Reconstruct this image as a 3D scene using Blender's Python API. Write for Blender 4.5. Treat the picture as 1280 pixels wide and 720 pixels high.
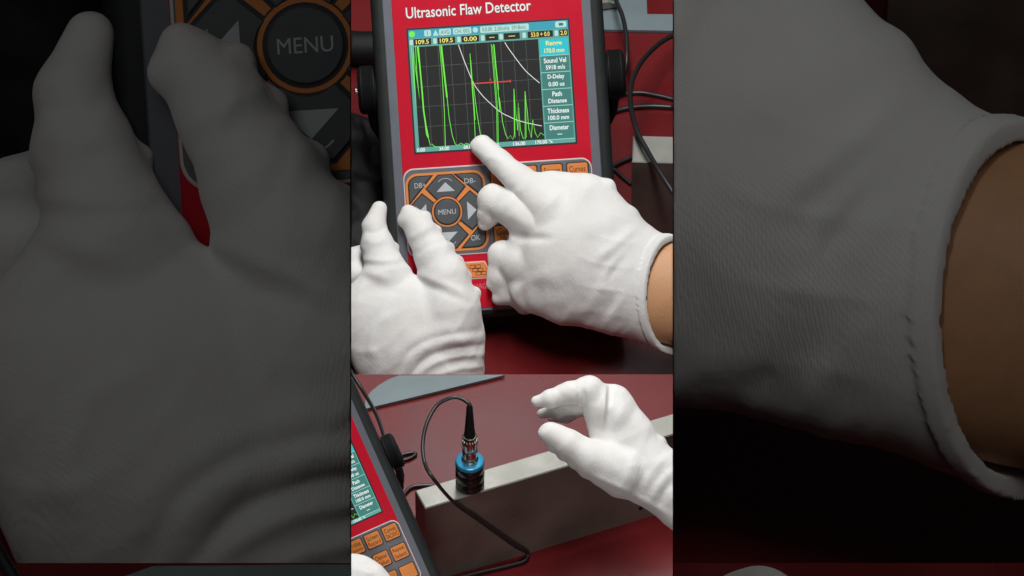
import bpy, bmesh, math, random
import numpy as np
from mathutils import Vector

random.seed(7); np.random.seed(7)
for o in list(bpy.data.objects): bpy.data.objects.remove(o)
SC = bpy.context.scene
COL = SC.collection

# ------------------------------------------------------------------ camera, world, lamps
S = 0.00055            # metres per picture unit at the table origin
D = 5.0                # camera distance
Q = math.sqrt(0.5)
R_ = np.array([1.0, 0, 0]); U_ = np.array([0, Q, Q]); T_ = np.array([0, -Q, Q])
cam_d = bpy.data.cameras.new('camera'); cam = bpy.data.objects.new('camera', cam_d); COL.objects.link(cam)
cam.location = Vector(T_ * D); cam.rotation_euler = (math.radians(45), 0, 0)
cam_d.sensor_width = 36; cam_d.lens = 36 * D / (1280 * S); cam_d.clip_start = 0.1; cam_d.clip_end = 100
SC.camera = cam
W = bpy.data.worlds.new('World'); SC.world = W; W.use_nodes = True
W.node_tree.nodes['Background'].inputs[0].default_value = (0.9, 0.95, 1.0, 1)
W.node_tree.nodes['Background'].inputs[1].default_value = 0.018
SC.view_settings.view_transform = 'Standard'; SC.view_settings.look = 'None'
SC.view_settings.exposure = 0.0; SC.view_settings.gamma = 1.0; SC.view_settings.use_curve_mapping = False
SC.render.resolution_x = 1024; SC.render.resolution_y = 576

def area_lamp(name, loc, target, sx, sy, power, color=(1, 1, 1), spread=180):
    l = bpy.data.lights.new(name, 'AREA'); l.shape = 'RECTANGLE'; l.size = sx; l.size_y = sy
    l.energy = power; l.color = color; l.spread = math.radians(spread)
    o = bpy.data.objects.new(name, l); COL.objects.link(o); o.location = loc
    o.rotation_euler = (Vector(target) - Vector(loc)).to_track_quat('-Z', 'Y').to_euler()
    return o
area_lamp('ceiling_lamp', (0.0, 0.16, 1.2), (0, 0.06, 0.05), 0.17, 0.6, 8.2, (1.0, 0.985, 0.96))
area_lamp('sheen_lamp', (-0.03, 0.80, 1.15), (0, -0.05, 0.05), 0.15, 0.4, 1.0, (0.92, 0.97, 1.0))  # added lamp behind and above, for the sheen on the table
area_lamp('front_lamp', (0.02, -0.38, 1.42), (0, 0.0, 0.08), 0.16, 0.4, 8.0, (1.0, 0.98, 0.96))
area_lamp('low_fill_lamp', (0.0, -1.15, 0.52), (0, -0.3, 0.12), 0.16, 0.3, 1.15, (1.0, 0.97, 0.94))  # added low fill that brightens the bar front
area_lamp('dim_fill_lamp', (-0.62, -0.65, 1.75), (-0.3, 0, 0.1), 0.6, 0.8, 1.75, (1.0, 0.99, 0.95))  # added weak lamps, one for each dim side bay
area_lamp('dim_fill_lamp', (0.62, -0.65, 1.75), (0.3, 0, 0.1), 0.6, 0.8, 1.15, (1.0, 0.99, 0.95))

# ------------------------------------------------------------------ coordinates
def P(px, py, d):
    """point at picture units px,py and d metres toward the camera from the table origin"""
    f = S * (D - d) / D
    return R_ * ((px - 640) * f) + U_ * ((360 - py) * f) + T_ * d
def PK(px, py, dpx, K=1.0):
    return P(640 + (px - 640) * K, 360 + (py - 360) * K, dpx * S * K)
def PZ(px, py, z, K=1.0):
    """point at px,py lying on the horizontal plane of height z*K"""
    px = 640 + (px - 640) * K; py = 360 + (py - 360) * K; z = z * K
    v = (360 - py) * S
    d = (z / Q - v) / (1 - v / D)
    return P(px, py, d)

XW = 201 * S           # half width of the middle bay
H_STEP = 0.12          # height of the raised table in front
BIG = 3.183

# ------------------------------------------------------------------ materials
MATS = {}
def lin(c):
    return tuple((x / 12.92 if x <= 0.04045 else ((x + 0.055) / 1.055) ** 2.4) for x in [v / 255 for v in c])
def mat(name, color, rough=0.5, metal=0.0, var=0.08, vscale=40, bump=0.0, bscale=300, emit=0.0, spec=0.5, coat=0.0, rvar=0.0):
    if name in MATS: return MATS[name]
    m = bpy.data.materials.new(name); m.use_nodes = True; MATS[name] = m
    nt = m.node_tree; b = nt.nodes['Principled BSDF']
    b.inputs['Roughness'].default_value = rough; b.inputs['Metallic'].default_value = metal
    b.inputs['Specular IOR Level'].default_value = spec; b.inputs['Coat Weight'].default_value = coat
    tc = nt.nodes.new('ShaderNodeTexCoord')
    n = nt.nodes.new('ShaderNodeTexNoise'); n.inputs['Scale'].default_value = vscale; n.inputs['Detail'].default_value = 6
    nt.links.new(tc.outputs['Object'], n.inputs['Vector'])
    r = nt.nodes.new('ShaderNodeValToRGB')
    c = np.array(color)
    r.color_ramp.elements[0].position = 0.3; r.color_ramp.elements[1].position = 0.7
    r.color_ramp.elements[0].color = (*np.clip(c * (1 - var), 0, 1), 1)
    r.color_ramp.elements[1].color = (*np.clip(c * (1 + var), 0, 1), 1)
    nt.links.new(n.outputs['Fac'], r.inputs['Fac']); nt.links.new(r.outputs['Color'], b.inputs['Base Color'])
    if rvar:
        mr = nt.nodes.new('ShaderNodeMapRange'); mr.inputs[1].default_value = 0.3; mr.inputs[2].default_value = 0.7
        mr.inputs[3].default_value = max(rough - rvar, 0.02); mr.inputs[4].default_value = rough + rvar
        nt.links.new(n.outputs['Fac'], mr.inputs[0]); nt.links.new(mr.outputs[0], b.inputs['Roughness'])
    if bump:
        n2 = nt.nodes.new('ShaderNodeTexNoise'); n2.inputs['Scale'].default_value = bscale; n2.inputs['Detail'].default_value = 4
        nt.links.new(tc.outputs['Object'], n2.inputs['Vector'])
        bp = nt.nodes.new('ShaderNodeBump'); bp.inputs['Strength'].default_value = bump; bp.inputs['Distance'].default_value = 0.001
        nt.links.new(n2.outputs['Fac'], bp.inputs['Height']); nt.links.new(bp.outputs['Normal'], b.inputs['Normal'])
    if emit:
        b.inputs['Emission Color'].default_value = (*color, 1); b.inputs['Emission Strength'].default_value = emit
    return m

def glove_mat(name, k):
    """white knitted cotton: fine ribs and crossing courses as relief"""
    m = bpy.data.materials.new(name); m.use_nodes = True
    nt = m.node_tree; b = nt.nodes['Principled BSDF']; L = nt.links
    b.inputs['Roughness'].default_value = 0.9; b.inputs['Specular IOR Level'].default_value = 0.15
    b.inputs['Sheen Weight'].default_value = 0.25; b.inputs['Sheen Roughness'].default_value = 0.6
    b.inputs['Subsurface Weight'].default_value = 0.0
    tc = nt.nodes.new('ShaderNodeTexCoord')
    dn = nt.nodes.new('ShaderNodeTexNoise'); dn.inputs['Scale'].default_value = 60 / k; dn.inputs['Detail'].default_value = 3
    L.new(tc.outputs['Object'], dn.inputs['Vector'])
    ma = nt.nodes.new('ShaderNodeVectorMath'); ma.operation = 'SCALE'; ma.inputs['Scale'].default_value = 0.003 * k
    L.new(dn.outputs['Color'], ma.inputs[0])
    ad = nt.nodes.new('ShaderNodeVectorMath'); ad.operation = 'ADD'
    L.new(tc.outputs['Object'], ad.inputs[0]); L.new(ma.outputs[0], ad.inputs[1])
    waves = []
    for rot, sc in (((0.3, 0.2, 0.55), 300 if k < 2 else 450 / k), ((0.3, 0.2, 2.2), 270 if k < 2 else 400 / k)):
        mp = nt.nodes.new('ShaderNodeMapping'); mp.inputs['Rotation'].default_value = rot
        L.new(ad.outputs[0], mp.inputs['Vector'])
        w = nt.nodes.new('ShaderNodeTexWave'); w.inputs['Scale'].default_value = sc; w.inputs['Distortion'].default_value = 1.2
        w.inputs['Detail'].default_value = 1
        L.new(mp.outputs[0], w.inputs['Vector']); waves.append(w)
    mul = nt.nodes.new('ShaderNodeMath'); mul.operation = 'ADD'
    L.new(waves[0].outputs['Fac'], mul.inputs[0]); L.new(waves[1].outputs['Fac'], mul.inputs[1])
    bp = nt.nodes.new('ShaderNodeBump'); bp.inputs['Strength'].default_value = 0.13 if k < 2 else 0.14; bp.inputs['Distance'].default_value = 0.0006 * k
    pm = nt.nodes.new('ShaderNodeTexNoise'); pm.inputs['Scale'].default_value = 22 / k; pm.inputs['Detail'].default_value = 3
    L.new(tc.outputs['Object'], pm.inputs['Vector'])
    pr = nt.nodes.new('ShaderNodeMapRange'); pr.inputs[1].default_value = 0.4; pr.inputs[2].default_value = 0.65; L.new(pm.outputs['Fac'], pr.inputs[0])
    mm = nt.nodes.new('ShaderNodeMath'); mm.operation = 'MULTIPLY'; L.new(mul.outputs[0], mm.inputs[0]); L.new(pr.outputs[0], mm.inputs[1])
    L.new(mm.outputs[0], bp.inputs['Height'])
    n2 = nt.nodes.new('ShaderNodeTexNoise'); n2.inputs['Scale'].default_value = 95 / k; n2.inputs['Detail'].default_value = 5
    L.new(tc.outputs['Object'], n2.inputs['Vector'])
    bp2 = nt.nodes.new('ShaderNodeBump'); bp2.inputs['Strength'].default_value = 0.25; bp2.inputs['Distance'].default_value = 0.002 * k
    L.new(n2.outputs['Fac'], bp2.inputs['Height']); L.new(bp.outputs[0], bp2.inputs['Normal']); L.new(bp2.outputs[0], b.inputs['Normal'])
    n4 = nt.nodes.new('ShaderNodeTexNoise'); n4.inputs['Scale'].default_value = 520 / k; n4.inputs['Detail'].default_value = 3
    L.new(tc.outputs['Object'], n4.inputs['Vector'])
    bp4 = nt.nodes.new('ShaderNodeBump'); bp4.inputs['Strength'].default_value = 0.16; bp4.inputs['Distance'].default_value = 0.0008 * k
    L.new(n4.outputs['Fac'], bp4.inputs['Height']); L.new(bp2.outputs[0], bp4.inputs['Normal']); L.new(bp4.outputs[0], b.inputs['Normal'])
    r = nt.nodes.new('ShaderNodeValToRGB')
    r.color_ramp.elements[0].position = 0.25; r.color_ramp.elements[0].color = (0.74, 0.73, 0.71, 1)
    r.color_ramp.elements[1].position = 0.65; r.color_ramp.elements[1].color = (0.84, 0.84, 0.83, 1)
    n3 = nt.nodes.new('ShaderNodeTexNoise'); n3.inputs['Scale'].default_value = 18 / k; n3.inputs['Detail'].default_value = 4
    L.new(tc.outputs['Object'], n3.inputs['Vector']); L.new(n3.outputs['Fac'], r.inputs['Fac']); L.new(r.outputs['Color'], b.inputs['Base Color'])
    return m
M_GLOVE = glove_mat('white_knit', 1.0); M_GLOVE_BIG = glove_mat('white_knit_large', BIG)

M_TABLE = mat('red_lacquer', (0.14, 0.011, 0.013), 0.28, 0, 0.22, 9, 0.05, 900, spec=0.32, rvar=0.09)
M_BLACK = mat('black_rubber', (0.007, 0.0075, 0.008), 0.6, 0, 0.2, 60, 0.3, 2500, spec=0.3)
M_HOUSING = mat('charcoal_housing', (0.017, 0.020, 0.021), 0.5, 0, 0.15, 60, 0.2, 2500, spec=0.3)
M_GREY = mat('grey_plastic', lin((98, 102, 112)), 0.4, 0, 0.06, 60, 0.1, 2500)
M_RED = mat('red_plastic', (0.56, 0.010, 0.030), 0.33, 0, 0.03, 40, 0.04, 2000, spec=0.14, rvar=0.05)
M_ORANGE = mat('orange_print', (0.74, 0.24, 0.045), 0.5, 0, 0.05, 80)
M_KEY = mat('grey_key', (0.080, 0.088, 0.098), 0.35, 0, 0.08, 80, 0.1, 2500)
M_INK = mat('dark_ink', (0.012, 0.011, 0.012), 0.5)
M_PALE = mat('pale_print', (0.66, 0.60, 0.60), 0.5, 0, 0.03)
M_LEG = mat('legend_print', (0.52, 0.55, 0.58), 0.5, 0, 0.03)
M_ARROW = mat('arrow_print', (0.50, 0.54, 0.57), 0.45, 0, 0.03)
M_WHITE = mat('white_print', (0.85, 0.85, 0.85), 0.5, 0, 0.02)
M_FAINT = mat('faint_print', (0.55, 0.2, 0.22), 0.5, 0, 0.02)
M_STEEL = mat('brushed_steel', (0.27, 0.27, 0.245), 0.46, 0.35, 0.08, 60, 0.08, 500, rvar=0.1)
M_STEELD = mat('dark_brown_steel', (0.2, 0.162, 0.14), 0.36, 0.2, 0.3, 22, 0.15, 500, rvar=0.1)  # bar sides: darker and browner than the top
M_CHROME = mat('nickel', (0.78, 0.74, 0.68), 0.16, 1.0, 0.05)
M_BLUE = mat('blue_anodised', (0.03, 0.30, 0.52), 0.3, 0.2, 0.05)
M_GLOSSB = mat('gloss_black', (0.01, 0.01, 0.011), 0.22, 0, 0.1, spec=0.6)
M_CABLE = mat('cable_sheath', (0.018, 0.018, 0.02), 0.38, 0, 0.1)
M_BOARD = mat('blue_grey_board', (0.165, 0.215, 0.232), 0.5, 0, 0.12, 30, 0.1, 900)
M_SKIN = mat('skin', (0.62, 0.33, 0.17), 0.55, 0, 0.06, 50, 0.25, 900)
MATS['skin'].node_tree.nodes['Principled BSDF'].inputs['Subsurface Weight'].default_value = 0.12
MATS['skin'].node_tree.nodes['Principled BSDF'].inputs['Subsurface Scale'].default_value = 0.01
M_BLOCKER = mat('light_block_grey', (0.05, 0.05, 0.05), 0.8, 0, 0.1)
M_HOLE = mat('hole_shade', (0.004, 0.004, 0.004), 0.8)
# display colours: the screen gives off its own light
def scr(name, rgb, e=0.85):
    m = mat(name, tuple(np.array(lin(rgb))), 0.3, 0, 0.0, emit=e)
    nt = m.node_tree; b = nt.nodes['Principled BSDF']
    for l in list(b.inputs['Base Color'].links): nt.links.remove(l)
    b.inputs['Base Color'].default_value = (0.012, 0.012, 0.012, 1); b.inputs['Specular IOR Level'].default_value = 0.3
    return m
E_DARK = scr('screen_black', (44, 48, 46), 0.4); E_TEAL = scr('screen_teal', (104, 176, 166)); E_CYAN = scr('screen_cyan', (40, 210, 225))
E_TEALD = scr('screen_dark_teal', (66, 136, 128)); E_PALE = scr('screen_pale', (196, 240, 232)); E_BLUE = scr('screen_blue', (60, 172, 196))
E_GREEN = scr('screen_green', (120, 245, 80), 0.95); E_GRID = scr('screen_grid', (98, 104, 100), 0.7); E_WHITE = scr('screen_white', (240, 245, 242), 1.0)
E_YEL = scr('screen_yellow', (250, 232, 120), 1.0); E_RED = scr('screen_gate_red', (225, 75, 70), 0.9); E_BOX = scr('screen_box', (34, 38, 32), 0.7)
E_INK = scr('screen_ink', (60, 120, 120), 0.8)

# ------------------------------------------------------------------ object helpers
NR = np.array([1.0, 0, 0]) + (XW / D) * T_          # plane of the right light blocking board: NR . p = XW
NL = np.array([-1.0, 0, 0]) + (XW / D) * T_
def clip_bm(bm, cell):
    if cell == 'C': planes = ((NR, XW - 0.00005), (NL, XW - 0.00005))
    elif cell == 'L': planes = ((-NL, -(XW + 0.0005)),)
    elif cell == 'R': planes = ((-NR, -(XW + 0.0005)),)
    else: return
    for n, k in planes:
        if not bm.verts: return
        dist = [float(n @ np.array(v.co)) - k for v in bm.verts]
        if max(dist) <= 1e-7: continue
        co = Vector(n) * (k / float(n @ n))
        bmesh.ops.bisect_plane(bm, geom=bm.verts[:] + bm.edges[:] + bm.faces[:], dist=1e-7, plane_co=co, plane_no=Vector(n).normalized(), clear_outer=True)
        es = [e for e in bm.edges if e.is_boundary and all(abs(float(n @ np.array(v.co)) - k) < 1e-5 for v in e.verts)]
        if es:
            try: bmesh.ops.holes_fill(bm, edges=es, sides=0)
            except Exception: pass

def thing(name, label, cat, loc, group=None):
    o = bpy.data.objects.new(name, None); COL.objects.link(o); o.location = Vector(loc)
    o.empty_display_size = 0.02
    o['label'] = label; o['category'] = cat
    if group: o['group'] = group
    o['_o'] = list(map(float, loc))
    return o
def root_loc(o):
    while o.parent: o = o.parent
    return np.array(o['_o'])
def add(name, verts, faces, m, parent=None, cell=None, smooth=False, loc=None, sharp=None):
    verts = np.asarray(verts, float)
    base = root_loc(parent) if parent else (np.array(loc) if loc is not None else verts.mean(0))
    me = bpy.data.meshes.new(name)
    me.from_pydata([tuple(v) for v in verts], [], [tuple(int(i) for i in f) for f in faces])
    if cell:
        bm = bmesh.new(); bm.from_mesh(me)
        clip_bm(bm, cell)
        if not bm.faces:
            bm.free(); bpy.data.meshes.remove(me); return None
        bm.to_mesh(me); bm.free()
    co = np.empty(len(me.vertices) * 3); me.vertices.foreach_get('co', co)
    co = (co.reshape(-1, 3) - base).ravel(); me.vertices.foreach_set('co', co)
    me.materials.append(m); me.update()
    if smooth:
        me.polygons.foreach_set('use_smooth', [True] * len(me.polygons))
        if sharp: me.set_sharp_from_angle(angle=math.radians(sharp))
    o = bpy.data.objects.new(name, me); COL.objects.link(o)
    if parent:
        o.parent = parent
    else:
        o.location = Vector(base); o['_o'] = list(map(float, base))
    return o
def tag(o, label, cat, group=None):
    o['label'] = label; o['category'] = cat
    if group: o['group'] = group
    return o

def rrect(a0, b0, a1, b1, r, n=5):
    pts = []
    for cx, cy, t0 in ((a1 - r, b0 + r, -90), (a1 - r, b1 - r, 0), (a0 + r, b1 - r, 90), (a0 + r, b0 + r, 180)):
        for i in range(n + 1):
            t = math.radians(t0 + 90 * i / n); pts.append((cx + r * math.cos(t), cy + r * math.sin(t)))
    return pts
def circ(cx, cy, r, n=40):
    return [(cx + r * math.cos(2 * math.pi * i / n), cy + r * math.sin(2 * math.pi * i / n)) for i in range(n)]
def inset(pts, dist):
    p = np.array(pts, float); n = len(p); out = []
    area = 0.5 * sum(p[i][0] * p[(i + 1) % n][1] - p[(i + 1) % n][0] * p[i][1] for i in range(n)); sg = 1 if area > 0 else -1
    for i in range(n):
        e1 = p[i] - p[i - 1]; e2 = p[(i + 1) % n] - p[i]
        l1 = np.linalg.norm(e1) or 1; l2 = np.linalg.norm(e2) or 1
        n1 = np.array([-e1[1], e1[0]]) / l1 * sg; n2 = np.array([-e2[1], e2[0]]) / l2 * sg
        b = n1 + n2; q = b @ b
        out.append(tuple(p[i] + b * (2 * dist / q if q > 0.3 else dist)))
    return out
def prism(pts, c0, c1, ch=0.0):
    """closed extrusion with an optional chamfer on its top edge"""
    n = len(pts)
    rings = [[(x, y, c0) for x, y in pts], [(x, y, c1 - ch) for x, y in pts]]
    if ch: rings.append([(x, y, c1) for x, y in inset(pts, ch)])
    v = [q for r in rings for q in r]; f = [tuple(range(n))[::-1]]
    for k in range(len(rings) - 1):
        for i in range(n):
            j = (i + 1) % n; f.append((k * n + i, k * n + j, (k + 1) * n + j, (k + 1) * n + i))
    f.append(tuple((len(rings) - 1) * n + i for i in range(n)))
    return v, f
def merge(parts):
    V = []; F = []
    for v, f in parts:
        o = len(V); V += list(v); F += [tuple(i + o for i in q) for q in f]
    return V, F
def ribbon(pts, w, c0, c1):
    """flat line of width w through 2-D points, as a thin strip with depth"""
    p = np.array(pts, float); n = len(p); L = []; R = []
    for i in range(n):
        t = p[min(i + 1, n - 1)] - p[max(i - 1, 0)]; t = t / (np.linalg.norm(t) or 1); nn = np.array([-t[1], t[0]])
        L.append(p[i] + nn * w / 2); R.append(p[i] - nn * w / 2)
    v = [(*q, c1) for q in L] + [(*q, c1) for q in R]
    return v, [(i, i + 1, n + i + 1, n + i) for i in range(n - 1)]
def spline(pts, sub=8):
    p = np.array(pts, float); q = np.vstack([2 * p[0] - p[1], p, 2 * p[-1] - p[-2]]); out = []
    for i in range(1, len(q) - 2):
        for k in range(sub):
            t = k / sub
            out.append(0.5 * ((2 * q[i]) + (q[i + 1] - q[i - 1]) * t + (2 * q[i - 1] - 5 * q[i] + 4 * q[i + 1] - q[i + 2]) * t * t + (3 * q[i] - q[i - 1] - 3 * q[i + 1] + q[i + 2]) * t ** 3))
    out.append(q[-2]); return np.array(out)
def tube(pts, r, n=12, sub=8):
    p = spline(pts, sub) if sub > 1 else np.array(pts, float); m = len(p)
    rad = np.interp(np.linspace(0, 1, m), np.linspace(0, 1, len(r)), r) if hasattr(r, '__len__') else np.full(m, r)
    V = []; up = np.array([0.3, -0.5, 0.8])
    for i in range(m):
        t = p[min(i + 1, m - 1)] - p[max(i - 1, 0)]; t /= (np.linalg.norm(t) or 1)
        up = up - t * (up @ t)
        if np.linalg.norm(up) < 1e-6: up = np.cross(t, [1, 0, 0.1])
        up /= np.linalg.norm(up); w = np.cross(t, up)
        for k in range(n):
            a = 2 * math.pi * k / n; V.append(p[i] + rad[i] * (math.cos(a) * up + math.sin(a) * w))
    F = [(i * n + k, i * n + (k + 1) % n, (i + 1) * n + (k + 1) % n, (i + 1) * n + k) for i in range(m - 1) for k in range(n)]
    F.append(tuple(range(n))[::-1]); F.append(tuple((m - 1) * n + k for k in range(n)))
    return V, F
def lathe(prof, origin, axis, n=40):
    """prof = [(radius, height)] turned about axis"""
    axis = np.array(axis, float); axis /= np.linalg.norm(axis)
    u = np.cross(axis, [1, 0, 0]); u = u if np.linalg.norm(u) > 0.1 else np.cross(axis, [0, 1, 0]); u /= np.linalg.norm(u); w = np.cross(axis, u)
    V = []; m = len(prof); o = np.array(origin)
    for r, h in prof:
        for k in range(n):
            a = 2 * math.pi * k / n; V.append(o + axis * h + max(r, 1e-6) * (math.cos(a) * u + math.sin(a) * w))
    F = [(i * n + k, i * n + (k + 1) % n, (i + 1) * n + (k + 1) % n, (i + 1) * n + k) for i in range(m - 1) for k in range(n)]
    F.append(tuple(range(n))[::-1]); F.append(tuple((m - 1) * n + k for k in range(n)))
    return V, F

TEXTS = {}
def text_mesh(s, bold=0.0):
    if (s, bold) in TEXTS: return TEXTS[(s, bold)]
    c = bpy.data.curves.new('t', 'FONT'); c.body = s; c.size = 1; c.offset = bold; c.resolution_u = 3
    o = bpy.data.objects.new('t', c); COL.objects.link(o); bpy.context.view_layer.update()
    ev = o.evaluated_get(bpy.context.evaluated_depsgraph_get()); me = ev.to_mesh()
    v = np.array([tuple(q.co) for q in me.vertices])[:, :2]; f = [tuple(p.vertices) for p in me.polygons]
    ev.to_mesh_clear(); bpy.data.objects.remove(o); bpy.data.curves.remove(c)
    TEXTS[(s, bold)] = (v, f); return v, f
def text(s, cx, cy, w, h, c, bold=0.0, anchor='c'):
    """lettering fitted to width w, height h, centred on cx,cy (y runs down)"""
    v, f = text_mesh(s, bold); lo = v.min(0); hi = v.max(0); ex = np.maximum(hi - lo, 1e-6)
    if w is None: sx = sy = h / ex[1]
    elif h is None: sx = sy = w / ex[0]
    else: sx = w / ex[0]; sy = h / ex[1]
    q = (v - (lo + hi) / 2)
    return [(cx + x * sx, cy - y * sy, c) for x, y in q], [tuple(g) for g in f]

# ------------------------------------------------------------------ setting: table, raised table; added light blocking boards
def slab(name, x0, x1, y0, y1, z0, z1, m):
    v = [(x, y, z) for z in (z0, z1) for x, y in ((x0, y0), (x1, y0), (x1, y1), (x0, y1))]
    f = [(3, 2, 1, 0), (4, 5, 6, 7), (0, 1, 5, 4), (1, 2, 6, 5), (2, 3, 7, 6), (3, 0, 4, 7)]
    return v, f
v, f = slab('t', -3, 3, -3, 3, -0.03, 0.0, M_TABLE)
o = add('red_table', v, f, M_TABLE, loc=(0, 0, 0)); o['kind'] = 'structure'
def raised(K, cell, x0, x1):
    yb = PZ(640, 468, H_STEP, K)[1]
    v, f = slab('t', x0, x1, yb - 0.34 * K, yb, 0.0005, H_STEP * K, M_TABLE)
    o = add('raised_red_table', v, f, M_TABLE, cell=cell, loc=(0, yb, 0)); o['kind'] = 'structure'
raised(1.0, 'C', -0.2, 0.2); raised(BIG, 'L', -1.2, 0.0); raised(BIG, 'R', 0.0, 1.2)
for sgn in (-1, 1):  # added boards that block the middle lamps from the side bays
    vs = []
    for off in (0.0, 0.0004):
        for y, z in ((-1.4, 0.0), (1.4, 0.0), (1.4, 1.75), (-1.4, 1.75)):
            d = Q * (z - y); vs.append((sgn * (XW * (1 - d / D) + off), y, z))
    f = [(0, 1, 2, 3), (7, 6, 5, 4), (0, 4, 5, 1), (1, 5, 6, 2), (2, 6, 7, 3), (3, 7, 4, 0)]
    o = add('light_block_board', vs, f, M_BLOCKER, loc=(sgn * XW, 0, 0))
    tag(o, 'added thin dark upright board keeping middle bay lamp light out of the ' + ('dim bay with the huge thumb and keypad' if sgn < 0 else 'dim bay with the huge bare wrist'), 'light blocker')

# ------------------------------------------------------------------ flaw detector
TH = math.radians(3.75)
def Lc(px, py):
    dx, dy = px - 510, py - 38
    return dx * math.cos(TH) - dy * math.sin(TH), dx * math.sin(TH) + dy * math.cos(TH)
class Dev:
    def __init__(s, fx, K, dface):
        """fx: local a,b -> picture px,py ; dface: distance of the front face in picture units"""
        s.fx = fx; s.K = K; s.d = dface
        s.sc = np.linalg.norm(PK(*fx(1, 0), dface, K) - PK(*fx(0, 0), dface, K))
    def __call__(s, vs):
        return [PK(*s.fx(a, b), s.d, s.K) + T_ * (c * s.sc) for a, b, c in vs]

def flaw_detector(dev, label, cell, full=True, stand=0.0, keys_right=True):
    base = dev([(100, 362, -66)])[0]
    t = thing('flaw_detector', label, 'flaw detector', base)
    def part(name, vf, m, parent=t, smooth=False, sharp=None):
        return add(name, dev(vf[0]), vf[1], m, parent, cell, smooth, sharp=sharp)
    # rubber housing: body with rounded edge
    out = rrect(-45, -82, 245, 364, 16, 8)
    n = len(out); v = []; rings = [(4, -66), (0, -60), (0, -9), (1.5, -4.5), (5, -1.6), (10, -0.6)]
    for ins, c in rings: v += [(x, y, c) for x, y in (inset(out, ins) if ins else out)]
    f = [tuple(range(n))[::-1]] + [(k * n + i, k * n + (i + 1) % n, (k + 1) * n + (i + 1) % n, (k + 1) * n + i) for k in range(len(rings) - 1) for i in range(n)] + [tuple((len(rings) - 1) * n + i for i in range(n))]
    part('housing', (v, f), M_HOUSING, smooth=True, sharp=50)
    part('bezel', prism(rrect(-30, -68, 230, 356, 9, 6), -1, 0.6, 0.8), M_GREY, smooth=True, sharp=30)
    part('front_panel', prism(rrect(-18.6, -58, 218.6, 352, 5, 5), 0.1, 1.2, 0.4), M_RED)
    # knobs of the carrying handle
    for sg in (-1, 1):
        a0 = -44 if sg < 0 else 244
        c0 = np.array(dev([(a0, 70, -34)])[0]); ax = np.array(dev([(a0 + sg, 70, -34)])[0]) - c0
        u = dev.sc
        prof = [(0, -2 * u), (24 * u, -2 * u), (26 * u, 2 * u), (31 * u, 3 * u)]
        for i in range(9): prof += [(31 * u, (4 + i * 1.7) * u), (30.1 * u, (4.8 + i * 1.7) * u)]
        prof += [(30.5 * u, 19.5 * u), (28 * u, 22.5 * u), (23 * u, 24 * u), (0, 24 * u)]
        k = add('knob', *lathe(prof, c0, ax, 48), M_BLACK, t, cell, True, sharp=45)
        if sg < 0 and k:
            add('button', *lathe([(0, 23.5 * u), (4.5 * u, 23.5 * u), (4.5 * u, 27 * u), (3.5 * u, 28 * u), (0, 28 * u)], c0, ax, 20), M_CHROME, k, cell, True, sharp=40)
    # handle folded back as a stand
    hp = [(-52, 70, -34), (-52, 80, -66), (-46, 120, -66 - stand * 0.6), (0, 150, -66 - stand), (200, 150, -66 - stand), (246, 120, -66 - stand * 0.6), (252, 80, -66), (252, 70, -34)]
    add('handle', *tube(dev(hp), 7 * dev.sc, 12, 6), M_BLACK, t, cell, True)
    if full:
        w = 156.5
        vf = text('Ultrasonic Flaw Detector', 77, -21.5, w + 0.8, 14.6, 1.26, 0.035); part('title_outline', vf, M_INK)
        vf = text('Ultrasonic Flaw Detector', 77, -21.5, w, 13.8, 1.36, 0.012); part('title', vf, M_WHITE)
        display(dev, t, part)
    # keypad plate
    part('keypad_rim', prism(rrect(-18.2, 173, 218.2, 284.5, 13, 8), 1.0, 2.0, 0.4), M_PALE)
    part('keypad_plate', prism(rrect(-16.8, 174.6, 216.8, 283, 12, 8), 1.8, 2.4, 0.2), M_GREY)
    cx, cy = 34, 229.5
    part('pad_frame', prism(rrect(cx - 50, cy - 50, cx + 50, cy + 50, 15, 8), 2.2, 3.0, 0.3), M_ORANGE)
    def rot(pts, q):
        for _ in range(q): pts = [(-y, x) for x, y in pts]
        return [(cx + x, cy + y) for x, y in pts]
    arc = [(14.3 * math.sin(t_), -14.3 * math.cos(t_) - 5.5) for t_ in np.linspace(0.82, -0.82, 7)]
    arrow = [(-23.5, -30), (-8.5, -45.5), (8.5, -45.5), (23.5, -30)] + arc
    corner = [(-45.5, -14), (-45.5, -35)] + [(-34.5 - 11 * math.cos(t_), -34.5 - 11 * math.sin(t_)) for t_ in np.linspace(0.15, 1.42, 6)] + [(-33, -45.5), (-17.5, -45.5)]
    names = ['DB+', 'DB-', 'OK', '']
    pos = [(-31.5, -35, 14, 6.2), (31, -37, 14, 6.2), (33.5, 34.5, 11.5, 7), None]
    for q in range(4):
        pts = rot(arrow, q)
        part('key_outline', prism(inset(pts, -1.5), 2.9, 3.15), M_INK)
        k = part('arrow_key', prism(pts, 2.9, 4.4, 0.6), M_KEY)
        if k:
            tri = rot([(-11.5, -25.5), (0, -37), (11.5, -25.5)], q)
            add('arrow', dev(prism(tri, 4.2, 4.62)[0]), prism(tri, 4.2, 4.62)[1], M_ARROW, k, cell)
            ring = rot([(11 * math.sin(t_), -31 - 11 * math.cos(t_)) for t_ in np.linspace(-0.9, 0.9, 9)], q)
            vf = ribbon(ring, 0.7, 4.4, 4.52); add('moulded_ring', dev(vf[0]), vf[1], M_LEG, k, cell)
        pts = rot(corner, q)
        part('key_outline', prism(inset(pts, -1.5), 2.9, 3.15), M_INK)
        k = part('corner_key', prism(pts, 2.9, 4.4, 0.6), M_KEY)
        if k and names[q]:
            x, y, w, h = pos[q]; vf = text(names[q], cx + x, cy + y, w, h, 4.52); add('legend', dev(vf[0]), vf[1], M_LEG, k, cell)
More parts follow.
